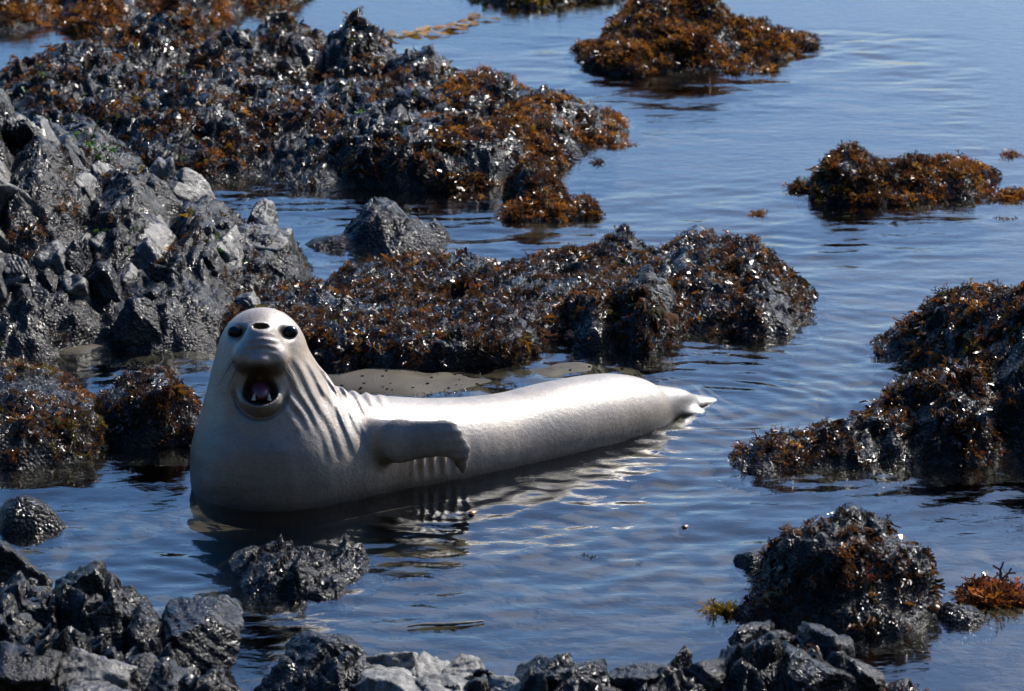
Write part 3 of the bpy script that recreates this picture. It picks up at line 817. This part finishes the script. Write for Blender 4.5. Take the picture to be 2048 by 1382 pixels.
# small stones and shell bits lying on the wet sand behind the seal
def pebbles():
    rng = np.random.RandomState(41)
    V, Fq, n = [], [], 0
    for k in range(80):
        px, py = rng.uniform(640, 1290), rng.uniform(722, 800)
        c = G(px, py); z = float(bed_height(np.array([c[0]]), np.array([c[1]]))[0])
        r = rng.uniform(0.003, 0.010) * (2.0 if rng.rand() < 0.10 else 1)
        m = 7
        for j, (lat, rad) in enumerate(((-0.6, 0.7), (0.1, 1.0), (0.7, 0.6))):
            for q in range(m):
                a = q * 6.283 / m + j * 0.4
                rr = r * rad * rng.uniform(0.75, 1.2)
                V.append((c[0] + math.cos(a) * rr * 1.3, c[1] + math.sin(a) * rr, z + r * lat * 0.6 + 0.002))
        for j in range(2):
            for q in range(m):
                Fq.append((n + j * m + q, n + j * m + (q + 1) % m, n + (j + 1) * m + (q + 1) % m, n + (j + 1) * m + q))
        V.append((c[0], c[1], z + r * 0.55)); V.append((c[0], c[1], z + r * 0.55))
        for q in range(m):
            Fq.append((n + 2 * m + q, n + 2 * m + (q + 1) % m, n + 3 * m, n + 3 * m + 1))
        n += 3 * m + 2
    V = np.array(V)
    me = bpy.data.meshes.new('pebbles')
    me.from_pydata([tuple(v) for v in V], [], [tuple(dict.fromkeys(f)) for f in Fq]); me.validate(); me.update()
    o = link('pebbles', me, M_WET)
    o['kind'] = 'stuff'
    tag(o, 'dark pebbles and scraps strewn on the wet sand behind the seal', 'pebbles')
pebbles()

# ------------------------------------------------------------------ the elephant seal: one skin grown from a distance field
def spine_point(px, gy, z, r):
    p = G(px, gy); return np.array([p[0], p[1], z]), r

BODY = [(552, 971, .10, .43), (640, 963, .11, .385), (720, 951, .09, .345), (860, 931, .06, .30), (1000, 904, .04, .274), (1110, 879, .045, .272), (1200, 856, .04, .256), (1255, 843, .035, .215), (1292, 834, .03, .150), (1325, 826, .04, .108), (1355, 819, .04, .075), (1375, 814, .03, .045)]
NECK = [(552, 971, .10, .43), (549, 970, .22, .405), (544, 970, .36, .362), (537, 971, .49, .312), (530, 973, .63, .262), (528, 974, .75, .222)]

def resample(nodes, n):
    P = np.array([np.concatenate([[*G(a, b)[:2]], [c, d]]) for a, b, c, d in nodes])
    t = np.linspace(0, len(P) - 1, n); out = []
    for q in t:
        i = min(int(q), len(P) - 2); u = q - i
        p0, p1, p2, p3 = P[max(i - 1, 0)], P[i], P[i + 1], P[min(i + 2, len(P) - 1)]
        out.append(0.5 * ((2 * p1) + (-p0 + p2) * u + (2 * p0 - 5 * p1 + 4 * p2 - p3) * u * u + (-p0 + 3 * p1 - 3 * p2 + p3) * u ** 3))
    return np.array(out)
SP_BODY = resample(BODY, 48)
SP_NECK = resample(NECK, 12)

def seg(p, a, b, ra, rb):
    ab = b - a
    t = np.clip(((p - a) @ ab) / (ab @ ab), 0, 1)
    return np.linalg.norm(p - a - t[:, None] * ab, axis=1) - (ra + (rb - ra) * t)

def chain(p, S):
    d = np.full(len(p), 9.0, np.float32)
    for i in range(len(S) - 1):
        d = smin(d, seg(p, S[i, :3], S[i + 1, :3], S[i, 3], S[i + 1, 3]), 0.016)
    return d

def smin(a, b, k):
    h = np.clip(0.5 + 0.5 * (b - a) / k, 0, 1)
    return b * (1 - h) + a * h - k * h * (1 - h)

def smax(a, b, k): return -smin(-a, -b, k)

def ell(q, c, r):
    r = np.array(r); w = (q - np.array(c)) / r
    k0 = np.linalg.norm(w, axis=1); k1 = np.linalg.norm(w / r, axis=1) + 1e-6
    return k0 * (k0 - 1) / k1

# head frame: r to the right of the picture, u up, f out of the face towards the viewer
HC = AT(527, 690, G(527, 974)[1])
toc = CAM - HC; toc /= np.linalg.norm(toc)
HF = toc
HR = np.array([1.0, 0, 0]) - HF * HF[0]; HR /= np.linalg.norm(HR)
HU = np.cross(HF, HR)
HM = np.stack([HR, HU, HF], 1)

# fore flipper
FY = G(700, 985)[1]
FA, FB, FC, FD, FE = AT(672, 890, FY + 0.12), AT(800, 882, FY - 0.06), AT(890, 876, FY - 0.06), AT(918, 900, FY - 0.06), AT(926, 940, FY - 0.05)
FN = np.array([0.1, -0.93, 0.30]); FN /= np.linalg.norm(FN)

def flat_seg(p, a, b, ra, rb, n, thin):
    """round cone squeezed along n"""
    q = p - a
    q = q + np.outer(q @ n, n) * (1 / thin - 1)
    bb = b - a; bb = bb + n * (bb @ n) * (1 / thin - 1)
    t = np.clip((q @ bb) / (bb @ bb), 0, 1)
    return (np.linalg.norm(q - t[:, None] * bb, axis=1) - (ra + (rb - ra) * t)) * (0.6 if thin < .6 else .8)

def seal_sdf(p):
    body = smin(chain(p, SP_BODY), chain(p, SP_NECK), 0.10)
    # folds of skin on the nape and the flank
    X, Y, Z = p[:, 0], p[:, 1], p[:, 2]
    xs = (X - G(640, 960)[0])
    L = G(790, 960)[0] - G(640, 960)[0]
    ph = (X * 0.93 + (Y - FY) * 0.25 + Z * 0.30)
    nape = np.clip(xs / 0.08, 0, 1) * np.clip((L - xs) / 0.2, 0, 1) * np.clip((Z - 0.22) / 0.1, 0, 1)
    wob = perlin(X * 3, Y * 3, Z * 3, 5) * 1.6
    av = 0.35 + 1.3 * np.clip(0.5 + perlin(X * 2.2, Y * 2.2, Z * 4, 15), 0, 1)
    body = body + nape * 0.0065 * av * np.sin(ph * 2 * math.pi / 0.068 + wob * 2.2) + nape * 0.002 * np.sin(ph * 2 * math.pi / 0.027 + wob * 3)
    x2 = X - G(815, 960)[0]; L2 = G(945, 960)[0] - G(815, 960)[0]
    fl = np.clip(x2 / 0.06, 0, 1) * np.clip((L2 - x2) / 0.08, 0, 1) * np.clip((0.26 - Z) / 0.08, 0, 1) * np.clip((Z - 0.03) / 0.08, 0, 1)
    body = body + fl * 0.008 * av * np.sin(X * 2 * math.pi / 0.056 + wob * 1.6)
    rolls = np.clip((G(640, 960)[0] - X) / 0.15, 0, 1) * np.clip((0.62 - Z) / 0.1, 0, 1)
    body = body + rolls * (0.006 * fbm(X * 2.2, Y * 2.2, Z * 6.5, 3, 71) + 0.003 * perlin(X * 14, Y * 14, Z * 5, 72))
    q = (p - HC) @ HM
    near = (np.linalg.norm(q - np.array([0, -.1, .1]), axis=1) < 0.62)
    head = np.full(len(p), 9.0)
    if near.any():
        h = q[near]
        s = ell(h, (0, -.025, -.01), (.212, .20, .22))
        s = smin(s, seg(h, np.array([0, -.02, .08]), np.array([-.015, .015, .225]), .135, .085), 0.05)          # snout
        s = smin(s, ell(h, (-.012, .078, .232), (.068, .046, .066)), 0.025)                                      # nose pad
        s = smin(s, ell(h, (-.092, -.062, .215), (.072, .080, .10)), 0.035)                                      # whisker pads
        s = smin(s, ell(h, (.062, -.066, .22), (.072, .084, .10)), 0.035)
        s = smin(s, ell(h, (-.018, -.080, .262), (.078, .052, .085)), 0.025)
        s = smin(s, ell(h, (-.014, -.01, .225), (.098, .095, .10)), 0.04)
        jaw = seg(h, np.array([0, -.20, .02]), np.array([-.01, -.285, .185]), .135, .082)
        jaw = smin(jaw, ell(h, (-.016, -.285, .185), (.112, .076, .09)), 0.03)
        jaw = smin(jaw, ell(h, (.125, -.15, .08), (.07, .14, .09)), 0.05)
        jaw = smin(jaw, ell(h, (-.13, -.15, .08), (.07, .14, .09)), 0.05)
        s = smin(s, jaw, 0.03)
        b2 = smin(body[near], s, 0.035)
        # jowl folds on the right of the neck
        g = h[:, 0] * 0.86 + h[:, 1] * 0.5
        m = np.clip((h[:, 0] - .10) / .05, 0, 1) * np.clip((-.05 - h[:, 1]) / .08, 0, 1) * np.clip((h[:, 1] + .48) / .1, 0, 1)
        b2 = b2 + m * 0.0045 * np.clip(.3 + 1.6 * (0.5 + perlin(h[:, 0] * 5, h[:, 1] * 4, h[:, 2] * 5, 19)), 0, 1.6) * np.sin(g * 2 * math.pi / 0.055 + perlin(h[:, 0] * 6, h[:, 1] * 5, h[:, 2] * 6, 9) * 4.5)
        # wrinkles across the snout
        wm = np.clip((.10 - np.abs(h[:, 0] + .014)) / .03, 0, 1) * np.clip((h[:, 1] + .06) / .03, 0, 1) * np.clip((.065 - h[:, 1]) / .02, 0, 1) * np.clip((h[:, 2] - .18) / .05, 0, 1)
        b2 = b2 + wm * 0.0032 * np.sin(h[:, 1] * 2 * math.pi / 0.034 + perlin(h[:, 0] * 9, h[:, 1] * 9, h[:, 2] * 5, 29) * 4)
        # crease under the chin
        rr = np.sqrt((h[:, 0] + .015) ** 2 + ((h[:, 1] + .235) * 0.95) ** 2)
        cr = np.exp(-((rr - .137) / .010) ** 2) * np.clip((-.20 - h[:, 1]) / .08, 0, 1) * np.clip((h[:, 2] - .02) / .05, 0, 1)
        b2 = b2 + 0.020 * cr
        # mouth, nostrils, eye sockets
        mouth = smin(ell(h, (-.020, -.175, .27), (.064, .064, .22)), ell(h, (-.018, -.238, .25), (.094, .072, .17)), .04)
        b2 = smax(b2, -mouth, 0.010)
        b2 = smax(b2, -ell(h, (-.014, .096, .280), (.042, .015, .07)), 0.012)
        b2 = smax(b2, -ell(h, (.138, .066, .17), (.058, .038, .05)), 0.02)
        b2 = smax(b2, -ell(h, (-.145, .068, .17), (.058, .040, .05)), 0.02)
        body = body.copy(); body[near] = b2
    d = body
    fl1 = flat_seg(p, FA, FB, .15, .108, FN, .36)
    fl2 = flat_seg(p, FB, FC, .108, .092, FN, .25)
    fl3 = flat_seg(p, FC, FD, .086, .052, FN, .25)
    fl4 = flat_seg(p, FD, FE, .056, .022, FN, .3)
    flp = smin(smin(smin(fl1, fl2, .02), fl3, .02), fl4, .02)
    ax = FC - FB; ax = ax / np.linalg.norm(ax); wd = np.cross(FN, ax)
    wq = (p - FB) @ wd; lq = (p - FB) @ ax
    flp = flp + 0.0018 * np.sin(wq * 2 * math.pi / 0.045 + lq * 3 + wob) * np.clip((lq - .12) / .15, 0, 1)
    d = smin(d, flp, .03)
    # hind flippers
    n2 = np.array([0.08, -0.30, 0.95]); n2 /= np.linalg.norm(n2)
    ta = np.array([*G(1325, 824)[:2], .06])
    d = smin(d, flat_seg(p, ta, np.array([*G(1424, 800)[:2], -.004]), .12, .036, n2, .26), .03)
    d = smin(d, flat_seg(p, ta, np.array([*G(1398, 823)[:2], -.006]), .12, .045, n2, .26), .02)
    return d

def surface_nets(D, org, h):
    ins = D < 0
    nx, ny, nz = D.shape
    c = np.zeros((nx - 1, ny - 1, nz - 1), np.int8)
    for a in (0, 1):
        for b in (0, 1):
            for e in (0, 1):
                c += ins[a:nx - 1 + a, b:ny - 1 + b, e:nz - 1 + e]
    act = np.argwhere((c > 0) & (c < 8))
    pos = np.zeros((len(act), 3)); cnt = np.zeros(len(act))
    cor = [(a, b, e) for a in (0, 1) for b in (0, 1) for e in (0, 1)]
    vals = {k: D[act[:, 0] + k[0], act[:, 1] + k[1], act[:, 2] + k[2]] for k in cor}
    for k in cor:
        for ax in range(3):
            if k[ax] == 0:
                k2 = list(k); k2[ax] = 1; k2 = tuple(k2)
                a, b = vals[k], vals[k2]
                m = (a < 0) != (b < 0)
                t = np.where(m, a / np.where(m, a - b, 1), 0)
                add = np.array(k, float)[None] + np.eye(3)[ax][None] * t[:, None]
                pos[m] += add[m]; cnt[m] += 1
    v = (act + pos / cnt[:, None]) * h + org
    idx = -np.ones(c.shape, np.int32); idx[tuple(act.T)] = np.arange(len(act))
    quads = []
    for ax in range(3):
        sl1 = [slice(None)] * 3; sl2 = [slice(None)] * 3
        sl1[ax] = slice(0, -1); sl2[ax] = slice(1, None)
        a, b = ins[tuple(sl1)], ins[tuple(sl2)]
        e = np.argwhere(a != b)
        o1, o2 = [(1, 2), (2, 0), (0, 1)][ax]
        ok = (e[:, o1] > 0) & (e[:, o2] > 0) & (e[:, o1] < D.shape[o1] - 1) & (e[:, o2] < D.shape[o2] - 1)
        e = e[ok]
        def cell(d1, d2):
            q = e.copy(); q[:, o1] -= d1; q[:, o2] -= d2
            return idx[tuple(q.T)]
        qd = np.stack([cell(1, 1), cell(0, 1), cell(0, 0), cell(1, 0)], 1)
        flip = ~a[tuple(e.T)]
        qd[flip] = qd[flip][:, ::-1]
        quads.append(qd)
    Q = np.concatenate(quads)
    return v, Q[(Q >= 0).all(1)]

def fur_material():
    m, nt, out = new_mat('seal_fur')
    L = nt.links
    b = N(nt, 'ShaderNodeBsdfPrincipled')
    at = N(nt, 'ShaderNodeAttribute', attribute_name='tint')
    tc = N(nt, 'ShaderNodeTexCoord')
    n1 = N(nt, 'ShaderNodeTexNoise', Scale=5.0, Detail=6.0, Roughness=0.65)
    n2 = N(nt, 'ShaderNodeTexNoise', Scale=170.0, Detail=3.0, Roughness=0.6)
    n4 = N(nt, 'ShaderNodeTexNoise', Scale=45.0, Detail=4.0, Roughness=0.7)
    for t in (n1, n2, n4): L.new(tc.outputs['Object'], t.inputs['Vector'])
    mo = ramp(nt, n1.outputs[0], [(0.32, (0.58, 0.57, 0.56)), (0.68, (1.2, 1.17, 1.12))])
    mx = N(nt, 'ShaderNodeMix', data_type='RGBA', blend_type='MULTIPLY'); mx.inputs[0].default_value = 1.0
    L.new(at.outputs['Color'], mx.inputs[6]); L.new(mo, mx.inputs[7])
    n5 = N(nt, 'ShaderNodeTexNoise', Scale=70.0, Detail=5.0, Roughness=0.75)
    L.new(tc.outputs['Object'], n5.inputs['Vector'])
    sp = ramp(nt, n5.outputs[0], [(0.38, (0.55, 0.53, 0.5)), (0.58, (1.15, 1.13, 1.1))])
    m2 = N(nt, 'ShaderNodeMix', data_type='RGBA', blend_type='MULTIPLY'); m2.inputs[0].default_value = 0.6
    L.new(mx.outputs[2], m2.inputs[6]); L.new(sp, m2.inputs[7])
    L.new(m2.outputs[2], b.inputs['Base Color'])
    b.inputs['Roughness'].default_value = 0.46
    b.inputs['Specular IOR Level'].default_value = 0.9
    b.inputs['Coat Weight'].default_value = 0.15
    b.inputs['Coat Roughness'].default_value = 0.3
    b1 = N(nt, 'ShaderNodeBump', Strength=0.4, Distance=0.004)
    L.new(n2.outputs[0], b1.inputs['Height'])
    b2 = N(nt, 'ShaderNodeBump', Strength=0.3, Distance=0.010)
    L.new(n4.outputs[0], b2.inputs['Height']); L.new(b1.outputs[0], b2.inputs['Normal'])
    L.new(b2.outputs[0], b.inputs['Normal'])
    L.new(b.outputs[0], out.inputs[0])
    return m

def build_seal():
    h = 0.0085
    lo = np.array([G(385, 960)[0], G(500, 1040)[1], -0.12]); hi = np.array([G(1440, 800)[0] + .05, G(1400, 770)[1], 1.12])
    cs = 4
    n = np.ceil((hi - lo) / (h * cs)).astype(int) + 1
    ax = [lo[i] + np.arange(n[i]) * h * cs for i in range(3)]
    P = np.stack(np.meshgrid(*ax, indexing='ij'), -1).reshape(-1, 3)
    Dc = seal_sdf(P).reshape(n)
    near = np.abs(Dc) < 0.075
    nf = (n - 1) * cs + 1
    # fine grid, evaluated only near the skin
    up = np.repeat(np.repeat(np.repeat(Dc, cs, 0), cs, 1), cs, 2)[:nf[0], :nf[1], :nf[2]]
    nm = np.repeat(np.repeat(np.repeat(near, cs, 0), cs, 1), cs, 2)[:nf[0], :nf[1], :nf[2]]
    D = np.where(up < 0, -1.0, 1.0).astype(np.float32)
    ii = np.argwhere(nm)
    for s in range(0, len(ii), 400000):
        c = ii[s:s + 400000]
        D[tuple(c.T)] = seal_sdf(lo + c * h)
    v, q = surface_nets(D, lo, h)
    # one pass of smoothing
    for it in range(2):
        acc = np.zeros_like(v); k = np.zeros(len(v))
        for a, b in ((0, 1), (1, 2), (2, 3), (3, 0)):
            np.add.at(acc, q[:, a], v[q[:, b]]); np.add.at(acc, q[:, b], v[q[:, a]])
            np.add.at(k, q[:, a], 1); np.add.at(k, q[:, b], 1)
        v = v + 0.5 * (acc / np.maximum(k, 1)[:, None] - v)
    # the animal's colouring, with shade painted in on the chest
    hq = (v - HC) @ HM
    fur = np.array([0.195, 0.158, 0.113])
    col = np.tile(fur, (len(v), 1))
    def blend(c, w):
        nonlocal col
        col = col * (1 - w[:, None]) + np.array(c) * w[:, None]
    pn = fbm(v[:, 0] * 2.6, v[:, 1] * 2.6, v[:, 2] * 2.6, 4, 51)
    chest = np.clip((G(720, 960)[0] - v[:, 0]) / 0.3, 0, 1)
    wet_shade_to = 0.13 + 0.30 * chest + 0.16 * pn
    low = np.clip((wet_shade_to - v[:, 2]) / 0.14, 0, 1) * 0.8  # wet fur and the chest's shade, painted together as one darker tone
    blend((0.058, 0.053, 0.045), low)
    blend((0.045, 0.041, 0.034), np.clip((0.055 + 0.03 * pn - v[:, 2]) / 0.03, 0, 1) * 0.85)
    blend((0.075, 0.064, 0.05), np.clip((v[:, 0] - G(1305, 830)[0]) / 0.12, 0, 1) * 0.85)
    spot = np.clip((fbm(v[:, 0] * 7, v[:, 1] * 7, v[:, 2] * 7, 4, 61) - 0.18) / 0.2, 0, 1) * 0.35
    blend((0.075, 0.062, 0.048), spot)
    inm = smin(ell(hq, (-.020, -.175, .27), (.066, .066, .225)), ell(hq, (-.018, -.238, .25), (.096, .074, .175)), .04)
    blend((0.016, 0.010, 0.011), np.clip((0.024 - inm) / 0.026, 0, 1) * (np.linalg.norm(hq, axis=1) < .5))
    nos = ell(hq, (-.014, .096, .280), (.045, .018, .075))
    blend((0.02, 0.018, 0.018), np.clip((0.003 - nos) / 0.006, 0, 1))
    for ex in (.138, -.145):
        e = np.linalg.norm((hq - np.array([ex, .070, .14])) / np.array([.066, .046, .09]), axis=1)
        blend((0.022, 0.02, 0.02), np.clip((1.15 - e) / 0.3, 0, 1))
    blend((0.22, 0.172, 0.125), np.clip((.40 - np.linalg.norm(hq, axis=1)) / .15, 0, 1) * 0.7 * (1 - low))
    lipz = np.clip((-.075 - hq[:, 1]) / .03, 0, 1) * np.clip((hq[:, 1] + .16) / .03, 0, 1) * np.clip((hq[:, 2] - .16) / .05, 0, 1) * np.clip((.16 - np.abs(hq[:, 0] + .015)) / .04, 0, 1)
    blend((0.055, 0.042, 0.034), lipz * 0.75)
    snout = np.linalg.norm((hq - np.array([-.02, .0, .29])) / np.array([.06, .09, .12]), axis=1)
    blend((0.15, 0.12, 0.10), np.clip((1.1 - snout) / 0.5, 0, 1) * 0.6)
    dfl = np.minimum(flat_seg(v, FB, FC, .108, .092, FN, .25), flat_seg(v, FC, FD, .086, .05, FN, .25))
    dfl = np.minimum(dfl, flat_seg(v, FD, FE, .056, .022, FN, .3))
    blend((0.055, 0.046, 0.037), np.clip((0.02 - dfl) / 0.03, 0, 1) * 0.85)
    base = np.array([G(760, 945)[0], G(760, 945)[1], 0.0])
    root = thing('elephant_seal', 'pale grey elephant seal raising its head with mouth wide open in the pool', 'seal', base)
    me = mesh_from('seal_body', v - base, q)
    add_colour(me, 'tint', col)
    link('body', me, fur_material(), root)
    def HW(r, u, f): return HC + HM @ np.array([r, u, f]) - base
    d, fc = ico()
    eye_m = plain('seal_eye', (0.004, 0.004, 0.005), 0.12, 0.2)
    for ex, eu in ((.136, .066), (-.143, .068)):
        ev = (d * np.array([.043, .036, .034])) @ HM.T
        link('eye', mesh_from('seal_eye', ev, fc), eye_m, root, HW(ex, eu, .113))
    tv = (d * np.array([.055, .05, .10])); tv[:, 1] += -.03 * (tv[:, 2] / .1) ** 2
    link('tongue', mesh_from('seal_tongue', tv @ HM.T, fc), plain('seal_tongue', (0.13, 0.04, 0.06), 0.4), root, HW(-.012, -.235, .135))
    tm = plain('seal_tooth', (0.45, 0.38, 0.24), 0.35)
    for tx in (-.052, .030):
        cv, cf = [], []
        for i, t in enumerate(np.linspace(0, 1, 6)):
            rad = 0.0115 * (1 - t) ** 0.7 + 0.0008
            for q8 in range(8):
                an = q8 * math.pi / 4
                cv.append(HM @ np.array([rad * math.cos(an) - tx * 0.1 * t, t * 0.036, rad * math.sin(an) + 0.006 * t * t]))
        for i in range(5):
            for q8 in range(8): cf.append((i * 8 + q8, i * 8 + (q8 + 1) % 8, (i + 1) * 8 + (q8 + 1) % 8, (i + 1) * 8 + q8))
        link('tooth', mesh_from('seal_tooth', np.array(cv), np.array(cf)), tm, root, HW(tx, -.286, .225))
    # whiskers
    rr = random.Random(8); wm = plain('whisker', (0.02, 0.018, 0.016), 0.4)
    for sgn in (-1, 1):
        for k in range(8):
            wv, wf = [], []
            st = np.array([sgn * rr.uniform(.10, .15) - .01, rr.uniform(-.11, -.03), rr.uniform(.24, .28)])
            dr = np.array([sgn * rr.uniform(.5, .9), rr.uniform(-1.0, -.5), rr.uniform(.1, .4)])
            ln = rr.uniform(.09, .17)
            for t in np.linspace(0, 1, 6):
                pnt = st + dr * ln * t + np.array([0, -.05 * t * t, 0])
                rad = 0.0018 * (1 - .8 * t)
                for q3 in range(3):
                    an = q3 * 2.094
                    wv.append(HW(*(pnt + np.array([math.cos(an), math.sin(an), 0]) * rad)))
            for i in range(5):
                for q3 in range(3): wf.append((i * 3 + q3, i * 3 + (q3 + 1) % 3, (i + 1) * 3 + (q3 + 1) % 3, (i + 1) * 3 + q3))
            link('whisker', mesh_from('seal_whisker', np.array(wv), np.array(wf)), wm, root)
    return root
build_seal()
